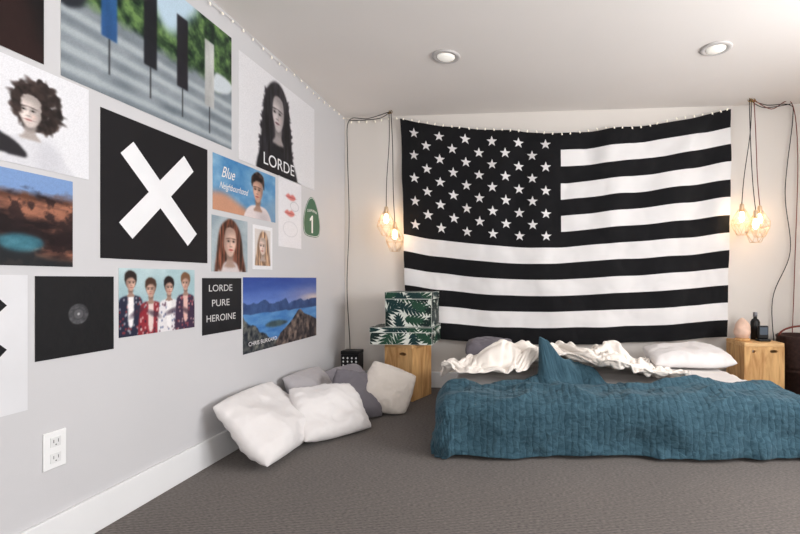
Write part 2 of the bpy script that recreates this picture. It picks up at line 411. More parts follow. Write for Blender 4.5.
for k in range(170):
    t=rnd.uniform(-.5,3.7); a.O(cx-.05+.135*math.cos(t),.59+.165*math.sin(t)+.02,rnd.uniform(.02,.04),rnd.uniform(.012,.026),np.array((38,30,28))*rnd.uniform(.6,1.8),.012,.85,rot=rnd.uniform(0,3))
a.build()
a=Art('photo poster of red-brown cliffs above teal water',-2.97,-2.507,1.014,1.325,(100,80,70),painted=True,res=.003)
f=a.fbm(5,7,4,5); g=a.fbm(3,9,8,5)
a.tex(one(a),np.clip((a.Y-.72+.25*(f-.5))*9,0,1),(96,60,44),(120,150,196))
m=np.clip((.78+.3*(f-.5)-a.Y)*12,0,1); a.tex(m,(g-.34)*2.8,(28,18,20),(160,106,84))
h=a.fbm(9,9,21,5); a.tex(np.clip((h-.48)*9,0,1)*m*.8,one(a),(34,22,24),(34,22,24))
a.P([(0,-.1),(0,.3),(.5,.36),(.9,.22),(1.2,.1),(1.5,.05),(1.5,-.1)],(30,36,40),.03,.85)
m=a.pmask([(.72,.28),(.9,.34),(1.12,.30),(1.16,.22),(1.0,.15),(.78,.18)],.02); a.tex(m,a.fbm(8,12,2),(34,80,96),(84,138,152))
a.build()
a=Art('white poster printed with a black X',-3.1,-2.658,.535,.983,(216,216,219))
cx,cy=.62,.625
for sgn in(-1,1): a.line((cx-.2,cy-.19*sgn),(cx+.2,cy+.19*sgn),.09,(22,22,26))
a.build()
a=Art('black square record sleeve with a small grey disc',-2.636,-2.341,.69,.98,(27,27,29),painted=True,res=.0028)
m=a.omask(.52,.52,.13,.13,.006); a.tex(m,(a.fbm(24,24,3)-.25)*1.6,(54,54,57),(96,96,99)); a.O(.52,.52,.075,.075,(60,60,63),.006); a.O(.52,.52,.06,.06,(88,88,91),.008); a.O(.52,.52,.016,.016,(176,176,178),.006); a.build()
a=Art('large black square poster with a bold white X',-2.397,-1.801,1.052,1.64,(24,23,26))
a.line((.2,.79),(.83,.19),.15,(232,232,234)); a.line((.79,.82),(.19,.2),.15,(232,232,234)); a.build()
a=Art('wide white poster of a dark-haired woman with LORDE lettering',-1.546,-.606,1.66,2.29,(218,217,220),painted=True)
cx=.62
rnd=random.Random(9)
a.hair([(cx-.26,-.1),(cx-.27,.2),(cx-.22,.5),(cx-.19,.78),(cx-.04,.94),(cx+.12,.95),(cx+.24,.8),(cx+.28,.55),(cx+.33,.3),(cx+.36,.1),(cx+.38,-.1)],(30,27,31),3,.014)
for k in range(60):
    t=rnd.uniform(0,1); s_=rnd.choice((-1,1)); yy=.15+.7*t; xx=cx+.03+s_*(.30-.14*max(0,t-.3)); a.O(xx,yy,.03,.012,(40,36,42),.01,.8,rot=rnd.uniform(0,3))
a.face(cx+.05,.64,.185,(204,194,194),(36,32,34),lip=(112,76,84),side=1,sx=.88)
a.P([(cx-.3,-.1),(cx-.26,.22),(cx-.05,.28),(cx+.14,.26),(cx+.34,.22),(cx+.42,-.1)],(30,29,33),.012)
a.hair([(cx+.03,.93),(cx+.14,.84),(cx+.18,.62),(cx+.16,.3),(cx+.24,.1),(cx+.32,.3),(cx+.28,.62),(cx+.22,.84),(cx+.08,.96)],(34,31,35),5,.014)
a.hair([(cx+.06,.93),(cx-.04,.8),(cx-.08,.6),(cx-.08,.3),(cx-.16,.1),(cx-.26,.3),(cx-.21,.62),(cx-.15,.84),(cx-.02,.96)],(32,30,34),6,.014)
a.text('LORDE',cx-.22,cx+.38,.06,.18,(226,226,228),False); a.build()
a=Art('blue and orange poster of a dark-haired young man with script lettering',-1.763,-1.159,1.34,1.64,(96,150,190),painted=True,res=.003)
a.tex(one(a),(a.fbm(3,4,6)-.3)*1.4+.2*(a.Y-.5),(64,122,172),(150,186,210))
a.P([(-.1,-.1),(-.1,.26),(.3,.34),(.7,.22),(1.0,.12),(1.2,-.1)],(204,142,108),.05,.9)
a.P([(1.5,.3),(1.8,.4),(2.1,.6),(2.1,-.1),(1.5,-.1)],(120,150,176),.06,.7)
cx=1.36
a.P([(cx-.42,-.1),(cx-.38,.14),(cx-.16,.26),(cx+.2,.26),(cx+.4,.14),(cx+.44,-.1)],(216,204,204),.012); a.O(cx+.2,.05,.2,.12,(170,160,166),.08,.6)
a.face(cx,.58,.25,(210,166,146),(44,32,30))
a.hair([(cx-.2,.62),(cx-.22,.82),(cx-.02,.96),(cx+.2,.88),(cx+.22,.62),(cx+.14,.74),(cx-.02,.77),(cx-.15,.72)],(48,35,32),7,.012,False)
a.text('Blue',.24,.62,.62,.82,(236,228,220),False,.45); a.text('Neighbourhood',.18,1.04,.37,.53,(236,228,220),False,.45)
a.build()
a=Art('square photo of a woman with long reddish-brown hair',-1.771,-1.461,1.01,1.31,(150,164,172),painted=True,res=.003)
a.tex(one(a),a.fbm(3,3,4),(120,138,150),(182,192,196))
a.hair([(.12,-.1),(.2,.5),(.3,.84),(.5,.97),(.7,.88),(.82,.5),(.94,-.1)],(92,54,42),2,.02)
a.P([(.15,-.1),(.3,.14),(.5,.2),(.72,.14),(.88,-.1)],(208,198,198),.02)
a.face(.5,.55,.27,(224,188,172),(86,56,46),lip=(186,80,76),side=-1)
a.hair([(.52,.92),(.38,.78),(.32,.5),(.32,.2),(.22,.0),(.14,.3),(.22,.78),(.46,.97)],(98,58,44),8,.02)
a.hair([(.5,.92),(.66,.78),(.71,.5),(.70,.2),(.82,.0),(.88,.4),(.78,.8),(.54,.97)],(82,48,38),9,.02)
a.build()
a=Art('small white-bordered pale portrait photo',-1.412,-1.195,1.03,1.302,(208,200,196),cat='photo',painted=True,res=.003)
a.hair([(.12,-.1),(.18,.5),(.28,.8),(.42,.88),(.58,.78),(.66,.4),(.7,-.1)],(170,128,104),4,.02); a.face(.4,.53,.2,(232,206,194),(150,118,100))
bd=np.clip((np.maximum(np.abs(a.X-a.W/2)-(a.W/2-.085),np.abs(a.Y-.5)-.415))*80+.5,0,1); a.put(bd,(228,227,230)); a.build()
a=Art('tall white poster with faint red lips drawings',-1.123,-.812,1.19,1.665,(224,222,226),painted=True)
for (x,y) in((.33,.74),(.3,.5)):
    a.P([(x-.13,y),(x-.06,y+.045),(x,y+.03),(x+.07,y+.05),(x+.15,y),(x+.04,y-.045)],(206,96,90),.010,.8); a.O(x+.01,y,.11,.006,(140,60,62),.006,.7)
for (x,y,k) in((.33,.27,.2),(.45,.62,.12)):
    for t in range(60): a.O(x+k*math.cos(t/9.5),y+k*.55*math.sin(t/9.5),.006,.006,(160,160,168),.004,.5)
a.build()
a=Art('photo poster of four people in red, black and white outfits',-2.319,-1.894,.73,1.015,(168,192,196),painted=True,res=.0026)
W=a.W; rnd=random.Random(4)
a.tex(one(a),a.fbm(3,3,4)*.8+.3*(a.Y-.5),(140,172,180),(196,214,216))
cols=[((36,40,60),(176,60,62),(44,34,32),(200,196,200)),((140,44,54),(30,34,52),(70,48,38),(226,206,200)),((222,218,220),(60,76,120),(36,28,28),(90,60,80)),((60,44,66),(196,90,90),(118,84,60),(220,180,170))]
for i,(c1,c2,h,c3) in enumerate(cols):
    x=(.2,.56,.92,1.28)[i]*W/1.49; y=(.78,.68,.70,.77)[i]; r=(.115,.125,.12,.118)[i]
    m=a.P([(x-.2,-.1),(x-.21,y-.36),(x-.14,y-.2),(x+.14,y-.2),(x+.21,y-.36),(x+.2,-.1)],c1,.010)
    for q in range(46):
        qx=x+rnd.uniform(-.2,.2); qy=rnd.uniform(0,y-.2); a.O(qx,qy,.016,.02,(c2,c3)[q%2],.008,.6,clip=m)
    a.P([(x-.045,y-.16),(x+.045,y-.16),(x+.04,y-.6),(x-.04,y-.6)],(c3 if i%2 else (236,232,232)),.010)
    a.O(x,y+.05,.098,.12,h,.015); a.face(x,y+.0,r,(212,172,154),h,lip=(180,106,100),side=(-1,1,-1,1)[i])
    a.P([(x-.095,y+.03),(x-.1,y+.13),(x-.02,y+.19),(x+.09,y+.14),(x+.095,y+.03),(x+.03,y+.085),(x-.04,y+.075)],h,.010)
for (x,y,rt) in((.3,.34,.5),(.62,.3,-.4),(.98,.32,.3),(1.3,.3,-.5)): a.O(x,y,.13,.04,(60,44,60),.02,.7,rot=rt)
a.build()
a=Art('black album poster with pale LORDE PURE HEROINE text',-1.838,-1.518,.68,.975,(30,30,33))
c=(206,204,204)
a.text('LORDE',.16,.80,.76,.88,c,False); a.text('PURE',.24,.72,.49,.61,c,False); a.text('HEROINE',.1,.9,.22,.34,c,False); a.build()
a=Art('landscape poster of a blue mountain lake at dusk',-1.505,-.572,.527,.98,(80,100,170),painted=True)
W=a.W
a.tex(one(a),np.clip((a.Y-.5)*2,0,1)+.5*(a.fbm(2,9,3)-.5),(112,140,204),(44,70,146))
a.O(1.9,.70,.5,.10,(190,168,178),.12,.6); a.O(2.0,.67,.28,.035,(240,210,176),.05,.8)
f=a.fbm(6,2,7,4)
a.tex(np.clip((.58+.16*f-a.Y)*60,0,1),a.fbm(10,10,5),(38,56,100),(70,96,144))
a.tex(np.clip((.5+.03*f-a.Y)*60,0,1),np.clip(a.fbm(4,16,6)*.7+a.Y*.6,0,1),(34,88,160),(116,164,208))
m=np.clip((.46-.45*a.X+.16*(a.fbm(8,4,8)-.5)-a.Y)*40,0,1)*np.clip((1.1-a.X)*8,0,1); a.tex(m,(a.fbm(16,16,2)-.3)*2,(30,36,46),(120,120,112))
m=a.pmask([(.6,-.1),(.9,.18),(1.2,.32),(1.42,.48),(1.5,.50),(1.62,.42),(1.85,.36),(2.2,.24),(2.2,-.1)],.006,False); a.tex(m,(a.fbm(12,10,12)-.28)*2,(34,32,38),(136,118,108))
m=a.pmask([(.5,.32),(.7,.38),(1.0,.36),(1.1,.32),(.8,.28)],.012); a.tex(m,a.fbm(12,12,14),(40,56,70),(90,110,110))
a.text('CHRIS BURKARD',.12,.80,.09,.145,(226,224,226),False); a.build()
# green highway shield
yc,zc=-.643,1.447
Hh=.307
pts=crom([(0,.5),(.14,.45),(.29,.27),(.40,.04),(.45,-.2),(.40,-.42),(.24,-.49),(0,-.5),(-.24,-.49),(-.40,-.42),(-.45,-.2),(-.40,.04),(-.29,.27),(-.14,.45)],4)
V=[];F=[];I=[]
def addl(pl,x,mi):
    o=len(V); V.extend([(x,p[0]*Hh,p[1]*Hh) for p in pl]); F.append(tuple(range(o,o+len(pl)))); I.append(mi)
P0=pts[::-1] if sum(pts[i-1][0]*pts[i][1]-pts[i][0]*pts[i-1][1] for i in range(len(pts)))<0 else pts
addl(list(reversed(P0)),.0004,0)
n0=len(P0)
addl(P0,.0015,0)
for i in range(n0):
    j=(i+1)%n0; F.append((n0+i,n0-1-i,n0-1-j,n0+j)); I.append(0)
addl([(p[0]*.96,p[1]*.965) for p in P0],.002,1); addl([(p[0]*.93,p[1]*.94) for p in P0],.0025,0)
tv,tf=textgeo('CALIFORNIA'); ax=min(v[0] for v in tv);bx=max(v[0] for v in tv);ay=min(v[1] for v in tv);by=max(v[1] for v in tv)
o=len(V)
for v in tv:
    X=-.26+(v[0]-ax)/(bx-ax)*.52; Y=.10+(v[1]-ay)/(by-ay)*.065+.5*(.06-X*X)
    V.append((.003,X*Hh,Y*Hh))
for f in tf: F.append(tuple(i+o for i in f)); I.append(1)
addl([(-.035,-.40),(.045,-.40),(.045,.04),(-.01,.04),(-.12,-.05),(-.12,-.12),(-.035,-.07)],.003,1)
mesh_obj('highway_sign',V,F,[mat('sign_green',(48,98,74),rough=.4),mat('sign_white',(226,228,226),rough=.4)],fmi=I,loc=(0,yc,zc),label='green highway route shield sign reading CALIFORNIA 1',cat='sign')

# ------------------------------------------------------------ flag
topx=[(.531,2.395),(.80,2.335),(1.30,2.275),(1.95,2.222),(2.55,2.262),(3.0,2.32),(3.355,2.392)]
def itp(tab,x):
    for i in range(len(tab)-1):
        if x<=tab[i+1][0]:
            t=(x-tab[i][0])/(tab[i+1][0]-tab[i][0]); t2=t*t*(3-2*t)
            return tab[i][1]+(tab[i+1][1]-tab[i][1])*(t*.6+t2*.4)
    return tab[-1][1]
botx=[(.58,.47),(.9,.44),(1.4,.405),(1.9,.40),(2.6,.43),(3.34,.485)]
def flagpt(s,t,off=0):
    xt=.531+s*(3.355-.531); xb=.585+s*(3.325-.585)
    zt=itp(topx,xt); zb=itp(botx,xb)
    x=xt+(xb-xt)*t; z=zt+(zb-zt)*t
    z+=.02*math.sin(s*9+t*3)*t*(1-t)*2+.008*nz(s*9,t*6,17)
    fold=.020*math.sin(s*34+2.5*math.sin(t*3)+2.5*nz(s*5,t*2))*(.35+.65*(1-t))+.020*nz(s*4,t*3,3)+.016*nz(s*13,t*7,5)
    fold+=.018*(noise.ridged_multi_fractal(Vector((s*7+t*2,t*4-s*2,4)),.9,2.1,3,1.0,2.0)-1.0)
    fold+=.016*math.sin((t*26)-8*(s-.5)**2*4)*math.exp(-t*5)
    return (x,min(-.012,-.062+fold)-off,z)
nx,k=150,8; ny=13*k
V=[];F=[];I=[]
for j in range(ny+1):
    for i in range(nx+1): V.append(flagpt(i/nx,j/ny))
for j in range(ny):
    for i in range(nx):
        o=j*(nx+1)+i
        F.append((o,o+nx+1,o+nx+2,o+1)); st=j//k
        I.append(0 if (i<nx//2 and st<7) or st%2==0 else 1)
for r_ in range(9):
    n=6 if r_%2==0 else 5
    for c_ in range(n):
        cs=(0.5*( (2*c_+1 + (r_%2))/12.0 ))*.99; ct=(7/13)*((r_+1)/10.0)
        R=.048
        o=len(V)
        V.append(flagpt(cs,ct,.006))
        for q in range(10):
            rr=R if q%2==0 else R*.40
            an=math.pi/2+q*math.pi/5
            V.append(flagpt(cs+rr*math.cos(an)/2.8,ct-rr*math.sin(an)/1.9,.006))
        for q in range(10):
            F.append((o,o+1+q,o+1+(q+1)%10)); I.append(1)
M_fb=mat('flag_cloth_black',(17,17,20),rough=.8,bump=.2,bscale=300,sheen=.15,spec=.15)
M_fw=mat('flag_cloth_white',(226,224,224),rough=.85,bump=.2,bscale=300,var=.02,spec=.1)
mesh_obj('flag',V,F,[M_fb,M_fw],fmi=I,smooth=True,label='large black and white stars and stripes flag hung on the wall',cat='flag')

# ------------------------------------------------------------ string lights
def stringlights(path,label,n,bs=1.0):
    pp=crom(path,10,False)
    e=empty('string_lights',pp[0],label,'string lights','string lights')
    base=Vector(pp[0])
    tubes('wire',[[Vector(p)-base for p in pp]],.0022,mat('string_wire',(214,212,208),rough=.5),parent=e)
    L=[0]
    for i in range(1,len(pp)): L.append(L[-1]+(Vector(pp[i])-Vector(pp[i-1])).length)
    me=None
    for q in range(n):
        d=L[-1]*(q+.5)/n
        i=max(k for k in range(len(L)) if L[k]<=d); i=min(i,len(pp)-2)
        t=(d-L[i])/(L[i+1]-L[i]); P=Vector(pp[i]).lerp(Vector(pp[i+1]),t)-base
        if me is None:
            b=lathe('bulb',[(.0016*bs,0),(.0034*bs,-.004*bs),(.0058*bs,-.012*bs),(.005*bs,-.018*bs),(.0015*bs,-.022*bs)],mat('fairy_bulb',(226,222,214),rough=.2,emit=(255,240,215),estr=.35),seg=10,parent=e); me=b.data
        else:
            b=bpy.data.objects.new('bulb',me); COL.objects.link(b); b.parent=e
        b.location=P; b.rotation_euler=(random.uniform(-.5,.5),random.uniform(-.5,.5),0)
path=[(.012+.006*(i%2),-3.3+i*.3,2.425-.018*(i%2)) for i in range(11)]+[(.02,-.02,2.42)]
stringlights(path,'thin white fairy light string running along the top of the wall',34,.9)
path=[(.03,-.012,2.41),(.25,-.014,2.405),(.5,-.07,2.405)]+[(x,-.10,itp(topx,x)+.004+.010*math.sin(x*9)) for x in (.8,1.1,1.4,1.7,2.0,2.3,2.6,2.9,3.15)]+[(3.36,-.07,2.405)]
stringlights(path,'thin white fairy light string draped along the top of the flag',46,1.15)

# ------------------------------------------------------------ pendants
M_glass=mat('warm_bulb',(255,226,190),rough=.2,emit=(255,212,160),estr=36,var=.01)
M_hookm=mat('brass',(150,120,70),rough=.3,metal=1)
def cage(parent,c,R=.078,h=.21,rot=0.0):
    n=6; c=Vector(c); lines=[]
    rings=[(R*.32,0),(R*.95,-h*.42),(R,-h*.62),(R*.5,-h)]
    pts=[[c+Vector((r*math.cos(2*math.pi*(k+.5*(j%2))/n+rot),r*math.sin(2*math.pi*(k+.5*(j%2))/n+rot),z)) for k in range(n)] for j,(r,z) in enumerate(rings)]
    for j in range(4):
        for k in range(n): lines.append([pts[j][k],pts[j][(k+1)%n]])
        if j<3:
            for k in range(n):
                lines.append([pts[j][k],pts[j+1][k]]); 
                lines.append([pts[j][k],pts[j+1][(k-1)%n if j%2==0 else (k+1)%n]])
    cg=tubes('cage',lines,.0018,M_copper,seg=5,parent=parent)
    s=lathe('socket',[(.006,.045),(.014,.04),(.018,.02),(.018,-.02),(.015,-.024)],M_copper,parent=parent); s.location=c
    b=lathe('bulb',[(.010,-.024),(.012,-.036),(.018,-.058),(.021,-.076),(.017,-.092),(.009,-.101),(.002,-.104)],M_glass,seg=20,parent=parent); b.location=c
def pendant(hook,cagept,tail,label,rot,cm=None):
    e=empty('pendant_lamp',hook,label,'pendant lamp','caged pendant lamps')
    H=Vector(hook); C=Vector(cagept)-H
    mid=[Vector((C.x*.2+.006,0,C.z*.3)),Vector((C.x*.7-.004,C.y*.6,C.z*.7))]
    tubes('cord',[crom([(0,0,-.012)]+[tuple(m) for m in mid]+[tuple(C+Vector((0,0,.045)))],8,False),
                  crom([(0,0,-.012)]+[tuple(Vector(t)-H) for t in tail],8,False)],.0034,cm or M_cord,parent=e)
    pts=[(0,0,.0)]+[(.012*math.cos(t),0,-.016+.012*math.sin(t)) for t in [math.pi/2-k*.55 for k in range(10)]]
    tubes('hook',[pts],.003,M_hookm,parent=e)
    cage(e,C,rot=rot)
pendant((.455,-.14,RH-.001),(.430,-.14,1.56),[(.25,-.10,2.39),(.05,-.03,2.40),(.035,-.025,2.1),(.05,-.025,1.5),(.03,-.025,.9),(.06,-.03,.35),(.05,-.03,.02)],'black-corded pendant bulb in a pale wire cage, lit warm',.2)
pendant((.475,-.15,RH-.001),(.515,-.17,1.42),[(.36,-.09,2.395),(.2,-.04,2.40),(.06,-.022,2.405)],'lower wire cage pendant with a glowing bulb on black cord',.7)
pendant((3.475,-.15,RH-.001),(3.40,-.15,1.54),[(3.62,-.1,2.40),(3.82,-.06,2.41),(3.86,-.03,2.30),(3.80,-.03,1.7),(3.84,-.03,1.2),(3.70,-.03,.8),(3.72,-.03,.3),(3.7,-.03,.03)],'black-corded pendant bulb in a wire cage beside the flag',.4)
pendant((3.495,-.15,RH-.001),(3.53,-.17,1.52),[(3.66,-.09,2.37),(3.84,-.05,2.43),(3.90,-.03,2.0),(3.88,-.03,1.2),(3.86,-.03,.6),(3.84,-.03,.05)],'wire cage pendant with a warm bulb on a reddish-brown cord',1.0,M_cordr)
pendant((3.455,-.16,RH-.001),(3.455,-.26,1.47),[(3.60,-.1,2.38),(3.84,-.06,2.42)],'third wire cage pendant with a warm glowing bulb',.1)

# ------------------------------------------------------------ nightstands
def nightstand(cx,cy,w,d,h,label,slots,rz=0):
    e=empty('nightstand',(cx,cy,0),label,'nightstand','wooden crate nightstands',rot=(0,0,rz))
    t=.02
    boxes('top',[(-w/2,w/2,-d/2,d/2,h-.03,h)],M_woodtop,bevel=.004,parent=e)
    boxes('side_panel',[(-w/2,-w/2+t,-d/2+t,d/2,0,h-.03)],M_wood,bevel=.002,parent=e)
    boxes('side_panel',[(w/2-t,w/2,-d/2+t,d/2,0,h-.03)],M_wood,bevel=.002,parent=e)
    fp=boxes('front_panel',[(-w/2,w/2,-d/2,-d/2+t,0,h-.03)],M_wood,parent=e)
    bm=bmesh.new()
    for (sx,sz,sw,sh) in slots:
        r=bmesh.ops.create_cone(bm,cap_ends=True,segments=20,radius1=1,radius2=1,depth=.1)
        bmesh.ops.scale(bm,vec=(sw,sh,1),verts=r['verts'])
        bmesh.ops.rotate(bm,cent=(0,0,0),matrix=Matrix.Rotation(math.pi/2,3,'X'),verts=r['verts'])
        bmesh.ops.translate(bm,vec=(sx,-d/2+.01,sz),verts=r['verts'])
    me=bpy.data.meshes.new('c'); bm.to_mesh(me); bm.free()
    c=bpy.data.objects.new('c',me); COL.objects.link(c); c.location=e.location; c.rotation_euler=e.rotation_euler
    md=fp.modifiers.new('b','BOOLEAN'); md.operation='DIFFERENCE'; md.object=c; md.solver='EXACT'
    bpy.context.view_layer.update()
    dg=bpy.context.evaluated_depsgraph_get()
    nm=bpy.data.meshes.new_from_object(fp.evaluated_get(dg)); fp.modifiers.clear(); fp.data=nm
    bpy.data.objects.remove(c)
    return fp
NS=nightstand(.675,-.32,.27,.28,.45,'light pine box nightstand beside the mattress',[(.04,.37,.035,.014)],rz=-.35)
nightstand(3.44,-.27,.30,.28,.485,'light pine box nightstand by the head of the mattress',[(-.08,.42,.012,.012),(.07,.42,.03,.012)],rz=.06)

# ------------------------------------------------------------ leaf boxes
M_lw=mat('box_paper_white',(222,225,216),rough=.5)
G1=mat('leaf_dark',(14,36,32),rough=.5);G2=mat('leaf_green',(32,70,52),rough=.5);G3=mat('leaf_teal',(20,52,52),rough=.5)
def clip_poly(P,w,h):
    for (ax,lim,sg) in ((0,w,1),(0,-w,-1),(1,h,1),(1,-h,-1)):
        out=[]
        for i in range(len(P)):
            p,q=P[i-1],P[i]
            ip=(p[ax]-lim)*sg<=0; iq=(q[ax]-lim)*sg<=0
            if ip!=iq:
                t=(lim-p[ax])/(q[ax]-p[ax]); out.append((p[0]+t*(q[0]-p[0]),p[1]+t*(q[1]-p[1])))
            if iq: out.append(q)
        P=out
        if len(P)<3: return None
    return P
def leafbox(name,sx,sy,sz,parent,z0,seed,label=None):
    rnd=random.Random(seed)
    V,F=boxgeo(-sx/2,sx/2,-sy/2,sy/2,z0,z0+sz); I=[0]*6
    faces=[((0,-sy/2,z0+sz/2),(1,0,0),(0,0,1),sx/2,sz/2),((sx/2,0,z0+sz/2),(0,1,0),(0,0,1),sy/2,sz/2),((-sx/2,0,z0+sz/2),(0,-1,0),(0,0,1),sy/2,sz/2),((0,0,z0+sz),(1,0,0),(0,1,0),sx/2,sy/2)]
    for c,u,v,hw,hh in faces:
        c=Vector(c);u=Vector(u);v=Vector(v);nrm=u.cross(v); d=.0006
        cands=[]
        cell=.108
        ix=int(2*hw/cell)+2; iz=int(2*hh/cell)+2
        for gx in range(ix):
            for gz in range(iz):
                cands.append((-hw+(gx+.2+rnd.uniform(-.25,.25)+.5*(gz%2))*cell,-hh+(gz+.3+rnd.uniform(-.25,.25))*cell))
        rnd.shuffle(cands)
        for (cx,cy) in cands:
            an=rnd.uniform(0,6.28);L=rnd.uniform(.15,.185)
            mi=rnd.choice((1,1,2,3)); nl=6
            for k_ in range(nl):
                for sd in(-1,1):
                    t=(k_+.4)/nl; bx=(t-.5)*L
                    ll=L*.46*math.sin(math.pi*(.16+.74*t)); la=sd*(1.05-.5*t)
                    tip=(bx+ll*math.cos(la),ll*math.sin(la)); w=.0155
                    P=[(bx-w,0),(bx*.5+tip[0]*.5-w,tip[1]*.5),tip,(bx*.5+tip[0]*.5+w*.8,tip[1]*.5),(bx+w,0)]
                    P=[(cx+p[0]*math.cos(an)-p[1]*math.sin(an),cy+p[0]*math.sin(an)+p[1]*math.cos(an)) for p in P]
                    P=clip_poly(P,hw-.002,hh-.002)
                    if not P: continue
                    A=sum(P[i-1][0]*P[i][1]-P[i][0]*P[i-1][1] for i in range(len(P)))
                    if A<0:P.reverse()
                    o=len(V); V+= [tuple(c+u*p[0]+v*p[1]+nrm*d) for p in P]; F.append(tuple(range(o,o+len(P)))); I.append(mi)
            d+=.00004
    return mesh_obj(name,V,F,[M_lw,G1,G2,G3],fmi=I,parent=parent,label=label)
e=empty('storage_box',(.662,-.335,.451),'wide flat storage box with palm leaf print under another box','storage box','leaf print storage boxes',rot=(0,0,.0))
leafbox('box_body',.50,.34,.095,e,0,1); leafbox('box_lid',.506,.346,.04,e,.096,2)
e=empty('storage_box',(.715,-.33,.590),'tall storage box with green palm leaf print on the lower box','storage box','leaf print storage boxes',rot=(0,0,.0))
leafbox('box_body',.375,.30,.22,e,0,3); leafbox('box_lid',.381,.306,.055,e,.221,4)

# ------------------------------------------------------------ fabrics
def fabric(name,col,**k):
    d=dict(rough=.9,bump=.3,bscale=26,var=.02,vscale=8,sheen=.15,bdist=.008,spec=.1); d.update(k)
    return mat(name,col,**d)
PW=fabric('pillowcase_white',(224,220,219)); PG=fabric('pillowcase_grey',(144,140,146)); PLG=fabric('pillowcase_light_grey',(176,172,175)); PD=fabric('pillowcase_dark_grey',(112,108,114)); PO=fabric('pillowcase_offwhite',(216,208,200)); PV=fabric('pillowcase_mauve',(112,107,114))

# ------------------------------------------------------------ bed
B0=Vector((1.16,-1.60,0)); BR=math.radians(4); L=2.06; BWd=1.33; MH=.30
INS=.10
def drape(a_,b_,top,maxd,R,foldamp=1.0,back=False):
    xi0,xi1,yi,yb=INS,L-INS,INS,BWd-INS
    da=a_-xi0 if a_<xi0 else (a_-xi1 if a_>xi1 else 0); db=b_-yi if b_<yi else (b_-yb if (back and b_>yb) else 0)
    r=math.hypot(da,db); ca=min(max(a_,xi0),xi1); cb=max(b_,yi)
    if back: cb=min(cb,yb)
    if r==0: return Vector((ca,cb,top)),0.0
    dx,dy=da/r,db/r
    lim=R*math.pi/2+(maxd-R)
    if r>lim: r=lim+.12*(r-lim)
    if r<R*math.pi/2: t=r/R; out=R*math.sin(t); drop=R*(1-math.cos(t))
    else: out=R; drop=R+(r-R*math.pi/2)
    if drop>maxd: out+=(drop-maxd); drop=maxd
    f=drop/maxd
    s=ca+math.atan2(dx,-dy)*.35 if abs(dx)<.9 else cb*1.1+5
    fold=(.024*math.sin(s*6+4*nz(s*1.5,0,1))+.018*nz(s*8,f*2,4))*f**1.2+.040*nz(s*2.6,f*2,9)*f+.006*nz(s*12,f*4,29)*f
    fold+=.036*(noise.ridged_multi_fractal(Vector((s*3.4+f*.9,f*1.0,12)),.9,2.1,2,1.0,2.0)-1.1)*f+.018
    out+=(.022*f**1.1+fold)*foldamp
    return Vector((ca+dx*out,cb+dy*out,top-drop)),f
M_sheet=fabric('fitted_sheet_white',(222,216,213),bscale=12)
e=empty('mattress',tuple(B0),'low white mattress with fitted sheet directly on the carpet','mattress',rot=(0,0,BR))
MB=boxes('mattress_body',[(.06,L-.06,.06,BWd-.06,0.002,MH-.03)],mat('mattress_ticking',(205,200,196),rough=.9,bump=.3,bscale=60),bevel=.03,parent=e)
nxs,nys=120,80; V=[];F=[]
for j in range(nys+1):
    for i in range(nxs+1):
        a_=-.17+(L+.34)*i/nxs; b_=-.17+(BWd+.34)*j/nys
        P,f=drape(a_,b_,MH,MH-.02,.05,.1,True)
        P.z+=(.012*noise.ridged_multi_fractal(Vector((a_*3+b_*1.5,b_*7,2)),.8,2.1,3,1.0,2.0)-.012)*(1-f)
        V.append(P)
for j in range(nys):
    for i in range(nxs):
        o=j*(nxs+1)+i; F.append((o,o+1,o+nxs+2,o+nxs+1))
SHEET=mesh_obj('fitted_sheet',V,F,[M_sheet],smooth=True,parent=e,label='wrinkled white fitted sheet')

def quilt():
    m=bpy.data.materials.new('quilt_teal'); m.use_nodes=True; nt=m.node_tree; b=nt.nodes['Principled BSDF']
    b.inputs['Roughness'].default_value=.85; b.inputs['Sheen Weight'].default_value=.25; b.inputs['Sheen Tint'].default_value=lin((160,180,190)); b.inputs['Specular IOR Level'].default_value=.15
    uvn=nt.nodes.new('ShaderNodeTexCoord')
    w=nt.nodes.new('ShaderNodeTexWave'); w.bands_direction='X'; w.wave_profile='SIN'; w.inputs['Scale'].default_value=9.0; w.inputs['Distortion'].default_value=3.0; w.inputs['Detail'].default_value=2; w.inputs['Detail Scale'].default_value=2.0
    nt.links.new(uvn.outputs['UV'],w.inputs['Vector'])
    n=nt.nodes.new('ShaderNodeTexNoise'); n.inputs['Scale'].default_value=26; n.inputs['Detail'].default_value=6; n.inputs['Distortion'].default_value=.8
    mp=nt.nodes.new('ShaderNodeMapping'); mp.inputs['Scale'].default_value=(1,1.5,1); nt.links.new(uvn.outputs['UV'],mp.inputs['Vector']); nt.links.new(mp.outputs['Vector'],n.inputs['Vector'])
    ad=nt.nodes.new('ShaderNodeMath'); ad.operation='MULTIPLY_ADD'; ad.inputs[1].default_value=2.4; nt.links.new(n.outputs['Fac'],ad.inputs[0])
    pw=nt.nodes.new('ShaderNodeMath'); pw.operation='POWER'; pw.inputs[1].default_value=.25; nt.links.new(w.outputs['Fac'],pw.inputs[0]); nt.links.new(pw.outputs[0],ad.inputs[2])
    bp=nt.nodes.new('ShaderNodeBump'); bp.inputs['Strength'].default_value=.65; bp.inputs['Distance'].default_value=.006
    nt.links.new(ad.outputs[0],bp.inputs['Height']); nt.links.new(bp.outputs['Normal'],b.inputs['Normal'])
    r=nt.nodes.new('ShaderNodeValToRGB'); r.color_ramp.elements[0].color=lin((40,66,79)); r.color_ramp.elements[1].color=lin((64,93,106)); r.color_ramp.elements[0].position=.3; r.color_ramp.elements[1].position=.72
    nt.links.new(n.outputs['Fac'],r.inputs['Fac']); nt.links.new(r.outputs['Color'],b.inputs['Base Color'])
    return m
